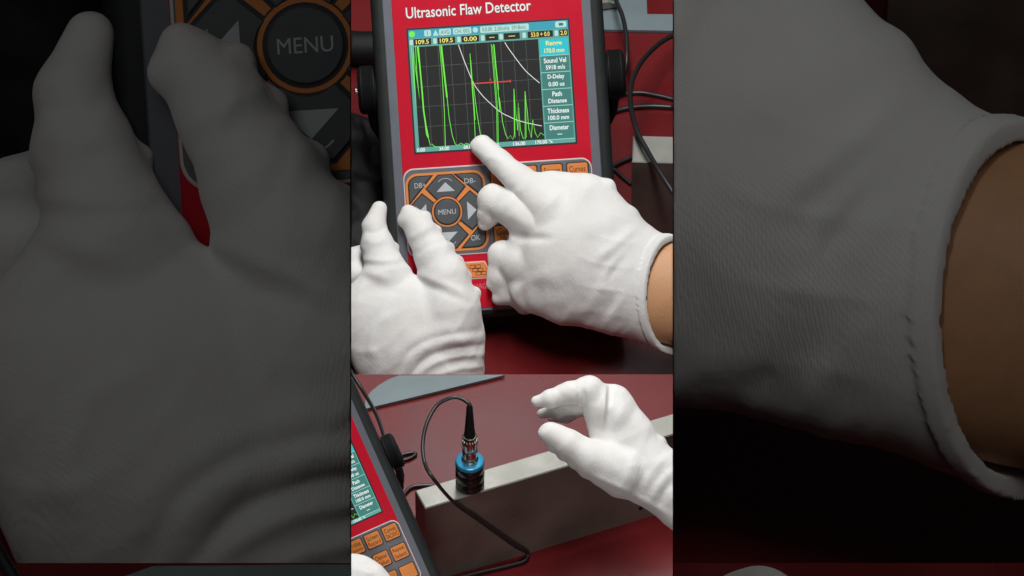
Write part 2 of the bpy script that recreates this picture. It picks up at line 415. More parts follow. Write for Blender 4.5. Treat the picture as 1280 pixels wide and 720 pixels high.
    part('pad_frame_ring', prism(circ(cx, cy, 19.8), 2.9, 3.6), M_INK)
    part('pad_frame_ring', prism(circ(cx, cy, 19.0), 2.9, 3.9, 0.3), M_ORANGE)
    part('key_outline', prism(circ(cx, cy, 16.9), 2.9, 4.05), M_INK)
    k = part('menu_key', prism(circ(cx, cy, 15.6), 2.9, 5.2, 0.9), M_KEY)
    if k:
        vf = text('MENU', cx, cy, 22, 6.2, 5.32); add('legend', dev(vf[0]), vf[1], M_LEG, k, cell)
    # orange function keys
    leg = {(3, 0): ('Curves', 'DAC/AVG'), (2, 0): ('Screen', 'Record'), (1, 0): ('Probe', 'Options'), (3, 1): ('Repeat', 'Select'), (2, 1): ('Channel', 'Value'), (0, 2): ('Gate', '')}
    if keys_right:
        for i in range(4):
            for j in range(3):
                x, y = 104 + 32 * i, 191 + 36 * j
                part('key_outline', prism(rrect(x - 14.2, y - 13.2, x + 14.2, y + 13.2, 3, 4), 2.2, 2.7), M_INK)
                k = part('function_key', prism(rrect(x - 12.8, y - 11.8, x + 12.8, y + 11.8, 2.4, 4), 2.2, 3.6, 0.5), M_ORANGE)
                if k and (i, j) in leg:
                    a_, b_ = leg[(i, j)]
                    vf = merge([text(a_, x, y - 4.6, 20, 7.5, 3.72)] + ([text(b_, x, y + 5.2, 21, 7.5, 3.72)] if b_ else []))
                    add('legend', dev(vf[0]), vf[1], M_INK, k, cell)
    # slanted keys below the plate
    for i in range(1, 6):
        x = -2 + i * 35; y = 304.5
        quad = [(x - 17, y - 9.5), (x + 8, y - 9.5), (x + 17, y + 9.5), (x - 8, y + 9.5)]
        part('key_outline', prism(inset(quad, -1.5), 1.0, 1.6), M_PALE)
        k = part('slant_key', prism(quad, 1.0, 2.6, 0.5), M_ORANGE)
        if k and i == 2:
            br = []
            for r_, (xx, yy) in enumerate([(-6, -4.5), (1, -4.5), (-3, 0), (4, 0), (1, 4.5), (8, 4.5)]):
                q = rrect(x - 1 + xx - 3, y + yy - 1.9, x - 1 + xx + 3, y + yy + 1.9, 0.3, 1); q.append(q[0]); br.append(ribbon(q, 0.7, 2.6, 2.74))
            vf = merge(br); add('brick_icon', dev(vf[0]), vf[1], M_INK, k, cell)
    vf = text('CHARGE', 67, 325, 25, 6.6, 1.34); part('charge_text', vf, M_FAINT)
    return t

def display(dev, t, part):
    part('display_frame', prism(rrect(-2.4, -2.2, 202.4, 155.2, 1, 2), 1.1, 1.5), M_INK)
    dsp = part('display', prism(rrect(0, 0, 200, 153, 0.5, 1), 1.3, 1.6), E_TEAL)
    if dsp is None: return
    z = [1.72]
    def sub(name, vf, m): return part(name, vf, m, dsp)
    def flat(a0, b0, a1, b1, c, r=0.01):
        p = rrect(a0, b0, a1, b1, r, 2) if r > 0.05 else [(a0, b0), (a1, b0), (a1, b1), (a0, b1)]
        return [(x, y, c) for x, y in p], [tuple(range(len(p)))]
    sub('status_bar', flat(0, 0, 200, 10, 1.7), E_BLUE)
    sub('status_field', merge([flat(20, 1.4, 28.5, 9, 1.8, 1.5), flat(38.5, 1.2, 53.5, 9, 1.8, 1.5), flat(56, 1.2, 79, 9, 1.8, 1.5), flat(90, 1.2, 151, 9.4, 1.8, 1.5), flat(184, 1.2, 198, 8.6, 1.8, 1.5)]), E_PALE)
    for vf in (text('1', 24, 5.2, None, 5, 1.9), text('AVG', 46, 5.2, 11, 5, 1.9), text('CH: 002', 67.5, 5.2, 19, 4.8, 1.9), text('K0.00  2.50mHz  5918m/s', 120, 5.2, 54, 5, 1.9), flat(188.5, 3.2, 194, 6.6, 1.9, 0.6)):
        sub('status_text', vf, E_INK)
    for vf in (([(30.5, 9, 1.8), (34.3, 1.4, 1.8), (38, 9, 1.8)], [(0, 1, 2)]), ([(x, y, 1.8) for x, y in circ(84, 5, 3.4, 12)], [tuple(range(12))])):
        sub('status_icon', vf, E_PALE)
    sub('status_lamp', ([(x, y, 1.8) for x, y in circ(4.6, 5.2, 3.9, 20)], [tuple(range(20))]), E_GREEN)
    for a0, a1, s in ((6, 28, '109.5'), (36, 58, '109.5'), (66, 88, '0.00'), (96, 112, '---'), (119, 139, '---'), (149, 180.5, '53.0 + 0.0'), (188.5, 199.2, '2.0')):
        k = sub('reading_box', flat(a0, 11.6, a1, 19.6, 1.8), E_BOX)
        sub('reading', text(s, (a0 + a1) / 2, 15.6, (a1 - a0) * 0.74 if '-' not in s else (a1 - a0) * 0.4, 5.6 if '-' not in s else 0.9, 1.9, 0.018), E_YEL)
    sub('reading_icon', merge([flat(a, 12.2, a + 4.4, 19, 1.8, 1) for a in (1, 30.6, 60.6, 90.4, 113.4, 142.4, 182.6)]), E_PALE)
    # plot
    x0, x1, y0, y1 = 4.5, 161.5, 21.5, 147
    sub('plot_area', flat(x0, y0, x1, y1, 1.75), E_DARK)
    g = []
    for i in range(1, 10): g.append(ribbon([(x0 + (x1 - x0) * i / 10, y0), (x0 + (x1 - x0) * i / 10, y1)], 0.55, 0, 1.8))
    for i in range(1, 5): g.append(ribbon([(x0, y0 + 25 * i), (x1, y0 + 25 * i)], 0.55, 0, 1.8))
    sub('grid', merge(g), E_GRID)
    def tr(pts): return [Lc(*p) for p in pts]
    w1 = [(514, 58), (517.5, 100), (520.5, 139), (518, 100), (516.5, 58), (520, 90), (524.5, 124), (521, 90), (519.5, 58)]
    w2 = [(521.5, 58), (523.5, 78), (523, 66), (526, 100), (525.5, 88), (528.5, 130), (528, 118), (531, 150), (533, 168), (536, 174), (538, 182), (540, 180), (543, 183), (548, 184), (556.8, 183.5), (555.5, 140), (552.5, 90), (549.5, 57)]
    w2b = [(522.6, 58), (525, 85), (527.5, 112), (529.5, 138), (532.5, 158), (535.5, 172)]
    w3 = [(550.8, 57), (553, 78), (552.2, 68), (555, 92), (554.8, 86), (558.5, 118), (561.5, 148), (565.5, 170), (569, 180), (572, 182), (576, 179), (580, 181), (583, 179), (588, 181), (594.5, 181), (592.5, 140), (589.5, 100), (587.5, 67), (590, 98), (592, 108), (596, 140), (600.5, 168), (604, 178), (612, 179), (621.5, 178), (621, 140), (617, 90), (614, 55)]
    w3b = [(551.6, 57), (554, 80), (556.2, 100), (558.8, 122)]
    w4 = [(617, 55), (619.5, 85), (618.8, 76), (622.5, 112), (625, 140), (624, 122), (627.5, 146), (628, 152), (632, 168), (635, 173.5), (638, 169.5), (641, 174.5), (643, 168), (642.4, 111), (645.5, 149), (647, 163), (648, 128), (650.5, 162), (654, 173), (656.5, 174), (656.3, 114), (659, 138), (661, 161), (664, 172), (666, 150), (669, 166), (672, 172), (676, 166), (680, 169)]
    def sp(p, w=1.0): return ribbon(tr(p), w, 0, 2.0)
    sub('echo_trace', merge([sp(w1, 0.85), sp(w2, 0.8), sp(w2b, 1.7), sp(w3, 0.75), sp(w3b, 1.9), sp(w4, 0.75), sp([(617.5, 56), (620, 84), (623, 112)], 1.1), sp([(615.6, 57), (618.5, 90), (622.3, 140), (623, 178)], 0.6), sp([(588.4, 75), (591, 110), (594, 150)], 0.7), sp([(643, 120), (643.8, 172)], 0.6), sp([(657, 120), (657.8, 172)], 0.6), sp([(648.6, 135), (649, 170)], 0.5)]), E_GREEN)
    c1 = spline([(573, 56), (581, 78), (592, 104), (601, 117), (611, 127.5), (625.5, 140), (637, 146), (650.6, 151.6), (677, 157.5)], 5)
    c2 = spline([(631, 53), (636, 61), (653.5, 84.5), (664, 95), (674.5, 103.8)], 5)
    sub('sizing_curve', merge([ribbon(tr(c1), 0.8, 0, 1.9), ribbon(tr(c2), 0.8, 0, 1.9)]), E_WHITE)
    sub('gate_line', merge([ribbon(tr([(592, 104.6), (638, 101.5)]), 1.5, 0, 2.1), ribbon(tr([(638, 99.8), (638, 103.2)]), 1.2, 0, 2.1), ([(x, y, 2.1) for x, y, _ in text('A', *Lc(613, 99.6), 3, 3.6, 0)[0]], text('A', 0, 0, 3, 3.6, 0)[1])]), E_RED)
    sub('axis_text', merge([text(s, a, 150.2, w, 4.6, 1.8, 0.02) for s, a, w in (('0.00', 6.5, 10), ('34.00', 35.5, 12.5), ('68.00', 66, 12.5), ('102.00', 97, 14.5), ('136.00', 129.5, 15), ('170.00', 157, 14.5))] + [ribbon([(167, 148.2), (170, 151)], 0.9, 0, 1.8), ([(171.2, 152, 1.8), (168.4, 151.4, 1.8), (170.6, 149.4, 1.8)], [(0, 1, 2)])]), E_WHITE)
    items = [('Range', '170.0 mm'), ('Sound Vel', '5918 m/s'), ('D-Delay', '0.00 us'), ('Path', 'Distanse'), ('Thickness', '100.0 mm'), ('Diameter', '---')]
    ws = [(20, 25), (28, 24), (21, 20), (12, 23), (27, 26), (24, 6)]
    for i, (p, q) in enumerate(items):
        b0 = 22 + i * 21.0
        sub('menu_tile', flat(163.2, b0 + 0.5, 198.4, b0 + 20.4, 1.75), E_CYAN if i == 0 else E_TEALD)
        sub('menu_text', merge([text(p, 180.8, b0 + 6.2, ws[i][0], 6.2 if p not in ('Range', 'D-Delay') else 7.2, 1.85, 0.02), text(q, 180.8, b0 + 14.8, ws[i][1], 5.6 if q != '---' else 1.0, 1.85, 0.02)]), E_YEL if i == 0 else E_WHITE)
    sub('tile_line', merge([flat(162, 22 + i * 21.0 - 0.3, 199.2, 22 + i * 21.0 + 0.3, 1.86) for i in range(1, 7)]), E_PALE)

def fx_top(a, b):
    return 510 + a * math.cos(TH) + b * math.sin(TH), 38 - a * math.sin(TH) + b * math.cos(TH)
TB = math.radians(24)
def fx_low(a, b):
    a -= 200; b -= 153
    return 477 + 0.75 * (a * math.cos(TB) + b * math.sin(TB)), 639 + 0.75 * (-a * math.sin(TB) + b * math.cos(TB))
DF = 108           # distance of the upright detector's face
flaw_detector(Dev(fx_top, 1.0, DF), 'red and charcoal ultrasonic flaw detector with a gloved finger pointing at its lit screen', 'C', stand=60)
flaw_detector(Dev(fx_low, 1.0, 880), 'red and charcoal flaw detector leaning beside the steel bar with the blue topped probe', 'C', stand=150)
flaw_detector(Dev(fx_top, BIG, DF), 'huge dimly lit flaw detector keypad with the MENU key under a huge glove', 'L', full=False, stand=60, keys_right=False)

# ------------------------------------------------------------------ gloved hands: one continuous surface from tapered limbs
def chain_sdf(X, Y, Z, ch, flat):
    out = None
    for (a, b) in zip(ch[:-1], ch[1:]):
        ax, ay, az, ar = a; bx, by, bz, br = b
        ux, uy, uz = bx - ax, by - ay, (bz - az) / flat
        L2 = ux * ux + uy * uy + uz * uz
        dx, dy, dz = X - ax, Y - ay, (Z - az) / flat
        t = np.clip((dx * ux + dy * uy + dz * uz) / L2, 0, 1)
        q = np.sqrt((dx - t * ux) ** 2 + (dy - t * uy) ** 2 + (dz - t * uz) ** 2) - (ar + (br - ar) * t)
        q = q * (flat if flat < 1 else 1)
        out = q if out is None else smin(out, q, 5)
    return out
def smin(a, b, k):
    h = np.clip(0.5 + 0.5 * (b - a) / k, 0, 1)
    return b + (a - b) * h - k * h * (1 - h)
def surface_nets(F, org, h):
    nx, ny, nz = F.shape; ins = F < 0
    c = ins[:-1, :-1, :-1].astype(np.int8)
    tot = np.zeros((nx - 1, ny - 1, nz - 1), np.int8)
    for i in (0, 1):
        for j in (0, 1):
            for k in (0, 1): tot += ins[i:nx - 1 + i, j:ny - 1 + j, k:nz - 1 + k]
    act = (tot > 0) & (tot < 8); I, J, K = np.nonzero(act); n = len(I)
    idx = -np.ones(act.shape, np.int64); idx[I, J, K] = np.arange(n)
    acc = np.zeros((n, 3)); cnt = np.zeros(n)
    cs = [(0, 0, 0), (1, 0, 0), (0, 1, 0), (1, 1, 0), (0, 0, 1), (1, 0, 1), (0, 1, 1), (1, 1, 1)]
    for a in range(8):
        for ax in range(3):
            if cs[a][ax]: continue
            p = np.array(cs[a]); q = p.copy(); q[ax] = 1
            fa = F[I + p[0], J + p[1], K + p[2]]; fb = F[I + q[0], J + q[1], K + q[2]]
            m = (fa < 0) != (fb < 0)
            t = np.where(m, fa / np.where(m, fa - fb, 1), 0)
            pos = p[None, :] + t[:, None] * (q - p)[None, :]
            acc[m] += pos[m]; cnt[m] += 1
    V = (acc / cnt[:, None] + np.stack([I, J, K], 1)) * h + np.array(org)
    faces = []
    for ax in range(3):
        sl0 = [slice(1, -1)] * 3; sl1 = [slice(1, -1)] * 3
        sl0[ax] = slice(0, -1); sl1[ax] = slice(1, None)
        A = ins[tuple(sl0)]; B = ins[tuple(sl1)]
        for flip, m in ((False, A & ~B), (True, B & ~A)):
            g = np.stack(np.nonzero(m), 1)
            if not len(g): continue
            for k in range(3):
                if k != ax: g[:, k] += 1
            o1, o2 = [k for k in range(3) if k != ax]
            def cell(da, db):
                q = g.copy(); q[:, o1] -= da; q[:, o2] -= db
                return idx[q[:, 0], q[:, 1], q[:, 2]]
            quad = np.stack([cell(1, 1), cell(0, 1), cell(0, 0), cell(1, 0)], 1)
            if flip != (ax == 1): quad = quad[:, ::-1]
            faces.append(quad)
    return V, np.vstack(faces)

def hand_mesh(palm, fingers, bumps=(), folds=(), cut=None, h=1.5, pk=12, fk=6, seed=1, wr=0.5, palm_flat=0.6, fold_amp=0.5):
    allp = [p for ch in palm + fingers for p in ch] + list(bumps)
    a = np.array(allp); lo = (a[:, :3] - a[:, 3:4]).min(0) - 6; hi = (a[:, :3] + a[:, 3:4]).max(0) + 6
    n = np.ceil((hi - lo) / h).astype(int)
    X, Y, Z = np.meshgrid(*[np.arange(n[i], dtype=np.float32) * h + np.float32(lo[i]) for i in range(3)], indexing='ij', sparse=True)
    F = None
    for ch in palm:
        q = chain_sdf(X, Y, Z, ch, palm_flat); F = q if F is None else smin(F, q, pk)
    G = F
    for ch in fingers:
        G = np.minimum(G, smin(F, chain_sdf(X, Y, Z, ch, 0.999), fk))
    for (x, y, z, r) in bumps:
        G = smin(G, np.sqrt((X - x) ** 2 + (Y - y) ** 2 + (Z - z) ** 2) - r * 0.78, 9)
    if cut is not None:
        (cx, cy, cz), nn = cut
        pl = (X - cx) * nn[0] + (Y - cy) * nn[1] + (Z - cz) * nn[2]
        hem = np.maximum(np.maximum(G - 1.6, pl), -(pl + 8))          # rolled hem
        cav = np.maximum(G + 3.2, -(pl + 26))                         # open cuff
        G = np.maximum(np.minimum(np.maximum(G, pl), hem), -cav)
    G = np.broadcast_to(G, tuple(n))
    V, Fc = surface_nets(G, lo, h)
    # keep outward orientation
    for _ in range(2):                                   # light relaxing
        acc = np.zeros_like(V); cnt = np.zeros(len(V))
        for k in range(4):
            i, j = Fc[:, k], Fc[:, (k + 1) % 4]
            np.add.at(acc, i, V[j]); np.add.at(acc, j, V[i]); np.add.at(cnt, i, 1); np.add.at(cnt, j, 1)
        V = 0.5 * V + 0.5 * acc / cnt[:, None]
    def normals():
        nrm = np.zeros_like(V)
        fn = np.cross(V[Fc[:, 2]] - V[Fc[:, 0]], V[Fc[:, 3]] - V[Fc[:, 1]])
        for k in range(4): np.add.at(nrm, Fc[:, k], fn)
        return nrm / np.maximum(np.linalg.norm(nrm, axis=1), 1e-9)[:, None]
    N = normals()
    vol = (V * N).sum()
    c = V.mean(0)
    if ((V - c) * N).sum() < 0: Fc = Fc[:, ::-1]; N = -N
    disp = np.zeros(len(V))
    face = np.clip(N[:, 2] * 1.6 + 0.45, 0, 1)
    for pts, amp, sig in folds:
        p = spline(np.array(pts, float), 6)
        best = np.full(len(V), 1e9); tb = np.zeros(len(V)); m = len(p) - 1
        for i in range(m):
            ab = p[i + 1] - p[i]; L2 = ab @ ab
            t = np.clip(((V[:, :2] - p[i]) @ ab) / L2, 0, 1); q = V[:, :2] - p[i] - t[:, None] * ab
            dd = (q ** 2).sum(1); mk = dd < best; best[mk] = dd[mk]; tb[mk] = (i + t[mk]) / m
        env = np.clip(np.minimum(tb, 1 - tb) * 5, 0.0, 1)
        disp += amp * np.exp(-best / (2 * sig * sig)) * face * (0.25 + 0.75 * env)
    rs = np.random.RandomState(seed)
    wv = np.zeros(len(V))
    for k in range(26):
        fr = rs.uniform(0.05, 0.30); dr = rs.normal(size=3); dr /= np.linalg.norm(dr)
        wv += np.sin(V @ dr * fr + rs.uniform(0, 6.28) + 1.5 * np.sin(V @ rs.normal(size=3) * 0.03)) / (1 + fr * 8)
    disp += wr * wv * 0.30
    # soft drawn folds of loose cloth
    rg = np.zeros(len(V))
    for k in range(9):
        an = rs.normal(0.9, 0.55); fr = rs.uniform(0.10, 0.22); ph = rs.uniform(0, 6.28)
        x = V[:, 0] * math.cos(an) + V[:, 1] * math.sin(an); y = -V[:, 0] * math.sin(an) + V[:, 1] * math.cos(an)
        warp = 2.2 * np.sin(y * 0.035 + ph) + 1.2 * np.sin(V[:, 2] * 0.06 + ph * 2)
        msk = np.clip(np.sin(x * 0.021 + ph * 3) + np.sin(y * 0.027 + ph * 5) - 0.4, 0, 1.2)
        rg += msk * np.exp(-3.0 * (1 - np.cos(x * fr + warp)))
    disp += fold_amp * rg
    if cut is not None:
        pv = (V - np.array(cut[0])) @ np.array(cut[1]); disp *= np.clip((-pv - 4) / 30, 0.12, 1)
    return V + N * disp[:, None], Fc

def place_hand(name, label, cat, VF, K, cell, m, wrist=None, wm=None, wname='forearm'):
    V, F = VF
    W = np.array([PK(*p, K) for p in V])
    c = W.mean(0)
    t = thing(name, label, cat, c)
    add('glove', W, F, m, t, cell, True)
    if wrist is not None:
        V2, F2 = wrist
        add(wname, np.array([PK(*p, K) for p in V2]), F2, wm, t, cell, True)
    return t

# hand that steadies the detector
lh = hand_mesh(
    palm=[[(540, 530, 118, 62), (536, 468, 122, 66), (531, 450, 128, 71), (516, 428, 130, 80)], [(512, 428, 130, 58), (467, 394, 128, 46), (480, 360, 124, 34)], [(540, 440, 128, 62), (566, 416, 130, 36)]],
    fingers=[
        [(474.5, 261, 104, 9.5), (467, 284, 108, 14.5), (472, 306, 112, 19.5), (484, 344, 120, 28)],
        [(515, 274, 124, 15), (527.5, 292, 127, 18), (541, 317, 131, 23.5), (556, 346, 134, 29), (562, 386, 132, 38), (560, 420, 130, 40)],
        [(484, 366, 108, 30), (444, 344, 92, 18), (445, 323, 66, 14), (470, 312, 40, 12)],
        [(470, 384, 104, 30), (428, 364, 88, 17), (430, 346, 58, 14), (470, 342, 34, 11)],
        [(462, 402, 104, 28), (418, 384, 86, 15), (428, 372, 52, 12), (466, 372, 32, 10)]],
    bumps=[(509, 262, 126, 6), (503, 276, 124, 5.5), (534, 270, 124, 6), (547, 287, 122, 6), (562, 309, 124, 6.5), (572, 327, 126, 6.5), (584, 345, 126, 7), (595, 366, 126, 8), (496, 308, 108, 3.5)],
    folds=[([(500, 468), (522, 442), (556, 428), (606, 421)], 2.0, 4.5), ([(520, 470), (545, 453), (575, 445), (607, 443)], 2.2, 3.2), ([(486, 468), (498, 440), (530, 418), (566, 408), (604, 402)], 1.3, 6),
           ([(540, 472), (570, 462), (605, 458)], 1.8, 3), ([(512, 470), (534, 447), (566, 436), (606, 431)], -1.5, 2.6), ([(496, 468), (512, 440), (545, 422), (606, 412)], -0.9, 3),
           ([(450, 324), (478, 326), (500, 324)], 1.3, 3.2), ([(450, 330), (478, 332), (502, 330)], -1.0, 3), ([(500, 323), (524, 342), (556, 356), (592, 372)], 2.0, 4), ([(498, 332), (524, 352), (556, 366), (590, 380)], -1.3, 4),
           ([(440, 346), (462, 342), (490, 350)], 1.8, 4), ([(470, 452), (464, 430), (474, 404), (500, 388)], 1.8, 5), ([(440, 372), (470, 362), (505, 366)], -1.2, 5),
           ([(508, 300), (530, 288), (545, 280)], 1.0, 3), ([(514, 322), (538, 306), (560, 300)], -1.0, 3), ([(456, 300), (472, 303), (488, 298)], 0.9, 3), ([(455, 290), (470, 291), (482, 286)], -0.9, 2.6)],
    seed=3, wr=0.55, palm_flat=0.5)
place_hand('gloved_hand', 'white knit glove steadying the bright flaw detector, thumb over its arrow keypad', 'hand', lh, 1.0, 'C', M_GLOVE)
place_hand('gloved_hand', 'huge dimly lit white glove with finger and thumb over the huge MENU keypad', 'hand', lh, BIG, 'L', M_GLOVE_BIG)

# pointing hand with the bare wrist
rh = hand_mesh(
    palm=[[(690, 247, 158, 34), (733, 257, 168, 38), (763, 295, 172, 37), (798, 336, 172, 40)],
          [(686, 300, 150, 50), (728, 316, 166, 76), (790, 352, 170, 66), (832, 366, 170, 68), (880, 384, 170, 68)],
          [(674, 355, 148, 38), (708, 358, 160, 46), (762, 366, 166, 46)]],
    fingers=[
        [(602, 182.5, 125, 13.6), (626, 204, 134, 15), (652, 228, 150, 19), (690, 262, 162, 34)],
        [(606.5, 279, 123, 9), (612, 268, 128, 14), (616, 249, 136, 17.5), (640, 260, 146, 24), (670, 275, 152, 32)],
        [(634, 366, 124, 16), (627, 344, 130, 17), (629, 319, 136, 17.5), (650, 328, 146, 25), (680, 334, 150, 34)],
        [(656, 378, 118, 15), (644, 366, 124, 16), (650, 352, 130, 18), (680, 360, 150, 32)],
        [(700, 330, 128, 24), (668, 316, 116, 17), (646, 300, 114, 13)]],
    bumps=[(760, 232, 168, 9), (788, 268, 170, 8), (808, 294, 172, 8), (622, 374, 124, 7), (614, 356, 126, 6)],
    folds=[([(812, 296), (790, 312), (765, 334), (748, 366)], 2.8, 5), ([(826, 298), (803, 320), (784, 348), (772, 392)], 2.6, 4.5), ([(797, 284), (770, 306), (742, 326)], 2.4, 5), ([(804, 300), (780, 322), (758, 350)], -2.2, 4),
           ([(820, 304), (796, 330), (776, 366)], -2.0, 4), ([(702, 216), (688, 236), (672, 262)], 1.8, 5), ([(677, 213), (662, 228), (640, 246)], 1.6, 4), ([(742, 220), (726, 246), (700, 280)], 1.5, 7), ([(720, 222), (706, 246), (690, 270)], -1.4, 5),
           ([(632, 292), (654, 297), (690, 298)], -3.0, 4), ([(636, 262), (650, 276), (676, 284)], 1.6, 6), ([(700, 398), (740, 380), (768, 350)], 1.6, 7), ([(730, 404), (760, 386), (782, 352)], -1.4, 6), ([(638, 372), (660, 352), (690, 340)], 1.5, 6),
           ],
    cut=((843, 366, 168), (0.742, 0.062, 0.667)), seed=5, wr=0.6, palm_flat=0.56)
fore = hand_mesh(palm=[[(800, 361, 167, 58), (840, 366, 167, 61.5), (930, 388, 167, 65)]], fingers=[], seed=8, wr=0.1, palm_flat=0.56, h=2.0, fold_amp=0.0)
place_hand('gloved_hand', 'white gloved hand pointing one finger at the lit screen, bare wrist in its cuff', 'hand', rh, 1.0, 'C', M_GLOVE, fore, M_SKIN)
place_hand('gloved_hand', 'huge dimly lit white glove with a bare brown wrist in its cuff', 'hand', rh, BIG, 'R', M_GLOVE_BIG, fore, M_SKIN)

# hand curled above the steel bar
B0 = 830
bh = hand_mesh(
    palm=[[(764, 508, B0, 28), (786, 546, B0 + 4, 31), (811, 590, B0 + 8, 37), (868, 628, B0 + 8, 45)],
          [(752, 530, B0, 18), (772, 573, B0 + 6, 29), (806, 596, B0 + 8, 28)]],
    fingers=[
        [(671, 501.5, B0 + 6, 6.5), (688, 498.5, B0 + 8, 10.5), (712, 491, B0 + 8, 13.5), (737, 489, B0 + 8, 18), (752, 512, B0 + 4, 21), (768, 520, B0, 26)],
        [(677, 517, B0 - 14, 6), (698, 513, B0 - 14, 9.5), (722, 506, B0 - 14, 12), (744, 492, B0 - 12, 15), (768, 512, B0 - 8, 22)],
        [(690, 523, B0 - 32, 5.5), (708, 519, B0 - 32, 8.5), (730, 508, B0 - 30, 11), (750, 498, B0 - 24, 14), (770, 520, B0 - 14, 20)],
        [(700, 520, B0 - 50, 5), (716, 514, B0 - 50, 8), (736, 506, B0 - 44, 10), (760, 506, B0 - 34, 13), (778, 526, B0 - 18, 18)],
        [(687.5, 542, B0 + 22, 14.5), (712, 556, B0 + 22, 17.5), (740, 574, B0 + 20, 23), (778, 590, B0 + 12, 33)]],
    bumps=[(690, 560, B0 + 20, 4.5), (703, 570, B0 + 20, 5), (716, 579, B0 + 20, 5.5), (732, 590, B0 + 18, 6), (826, 552, B0 + 4, 6), (832, 565, B0 + 6, 5)],
    folds=[([(757, 478), (755, 500), (754, 520), (751, 545)], 2.6, 2.6), ([(763, 480), (761, 504), (760, 528)], -1.4, 2.6), ([(722, 486), (724, 498), (722, 508)], 1.4, 2.5), ([(728, 486), (731, 500), (732, 516)], -1.2, 2.5), ([(692, 488), (694, 498), (692, 508)], 0.8, 2.2),
           ([(842, 586), (826, 604), (812, 630)], 2.0, 4), ([(834, 570), (816, 590), (798, 618)], 1.6, 4), ([(842, 600), (830, 616), (822, 636)], -1.6, 3), ([(735, 592), (760, 602), (800, 622), (840, 646)], 1.6, 3), ([(752, 548), (768, 560), (782, 580)], 1.2, 5), ([(784, 500), (776, 530), (782, 560)], 0.9, 6)],
    seed=11, wr=0.45, h=1.3, palm_flat=0.62)
place_hand('gloved_hand', 'white gloved hand with curled fingers hovering over the steel bar', 'hand', bh, 1.0, 'C', M_GLOVE)
place_hand('gloved_hand', 'top of a huge dim white glove behind the bare wristed huge glove', 'hand', bh, BIG, 'R', M_GLOVE_BIG)
# hand holding the lower detector
ch = hand_mesh(
    palm=[[(440, 746, 930, 53), (420, 800, 930, 62), (400, 870, 930, 56)]],
    fingers=[[(492, 733, 902, 12), (478, 742, 910, 17), (452, 764, 920, 30)], [(514, 752, 898, 12), (490, 768, 906, 18), (456, 782, 918, 30)], [(512, 782, 898, 12), (488, 794, 906, 17), (450, 806, 918, 28)],
             [(500, 812, 898, 11), (480, 822, 906, 15), (440, 830, 918, 24)], [(400, 716, 900, 14), (404, 740, 908, 18), (420, 780, 920, 28)]],
    folds=[([(440, 712), (462, 716), (484, 728)], 1.5, 4), ([(438, 704), (456, 706), (474, 714)], -1.0, 3)], seed=13, h=2.0, palm_flat=0.6)
place_hand('gloved_hand', 'white glove resting on the orange function keys of the leaning detector', 'hand', ch, 1.0, 'C', M_GLOVE)

# ------------------------------------------------------------------ steel bars
def bar(name, label, A, B, along, length, height, ztop, K, cell, mtop, mside, hole=None):
    """A back corner, B front corner of the end of the top face (world points), along = unit direction"""
    A = np.array(A); B = np.array(B); along = np.array(along)
    c = [A, B, B + along * length, A + along * length]
    base = (A + B) / 2 - np.array([0, 0, height])
    t = thing(name, label, 'steel bar', base)
    dn = np.array([0, 0, -height]); ch = 0.0007 * K
    ctr = sum(c) / 4
    top = [p + (ctr - p) / np.linalg.norm(ctr - p) * ch * 1.4 for p in c]
    for i, p in enumerate(c):
        pass
    e1 = along; e2 = (B - A) / np.linalg.norm(B - A)
    top = [A + (e1 + e2) * ch, B + (e1 - e2) * ch, c[2] - (e1 + e2) * ch, c[3] + (-e1 + e2) * ch]
    v = [p + np.array([0, 0, -ch]) for p in c] + [p + dn for p in c]
    f = [(0, 1, 5, 4), (1, 2, 6, 5), (2, 3, 7, 6), (3, 0, 4, 7), (7, 6, 5, 4), (0, 3, 2, 1)]
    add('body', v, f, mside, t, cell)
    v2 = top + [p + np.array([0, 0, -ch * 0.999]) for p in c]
    add('top_face', v2, [(0, 1, 2, 3), (0, 4, 5, 1), (1, 5, 6, 2), (2, 6, 7, 3), (3, 7, 4, 0)], mtop, t, cell)
    if hole is not None:
        n = np.cross(e1, np.array([0, 0, 1.0])); n = n if n @ T_ > 0 else -n
        add('drilled_hole', *lathe([(0, -0.003), (0.0017, -0.003), (0.0017, 0.00015), (0, 0.00015)], hole, n, 16), M_HOLE, t, cell)  # capped disc; the shade inside the hole is put into its colour
    return t
zt = H_STEP + 0.0705
A = PZ(518, 613, zt); B = PZ(531.5, 635.5, zt); E = PZ(841, 543, zt); al = (E - B) / np.linalg.norm(E - B)
e2 = np.array([al[1], -al[0], 0.0]); wdt = abs((B - A) @ e2)
A = B - e2 * wdt
def hit(px, py):      # point on the bar's front face
    o = T_ * D; p = P(px, py, 0); dr = p - o; n = e2
    return o + dr * ((B - o) @ n / (dr @ n))
bar('steel_bar', 'long grey steel bar with a lighter top carrying the blue topped probe', A, B, al, 0.30, zt - H_STEP, zt, 1.0, 'C', M_STEEL, M_STEELD, hole=hit(801, 635))
# bar beside the bright detector, and its huge dim twin
for K, cell, lab in ((1.0, 'C', 'steel bar end standing beside the loose cables of the bright detector'), (BIG, 'R', 'huge dim dark steel bar above the bare wristed huge glove')):
    z2 = 0.08
    A2 = PZ(792, 169, z2, K); B2 = PZ(790, 202, z2, K); C2 = PZ(846, 203.5, z2, K)
    al2 = (C2 - B2) / np.linalg.norm(C2 - B2); ee = np.array([al2[1], -al2[0], 0]); wd = abs((B2 - A2) @ ee); A2 = B2 - ee * wd
    bar('steel_bar', lab, A2, B2, al2, 0.22 * K, z2 * K, z2, K, cell, M_STEEL, M_STEELD)

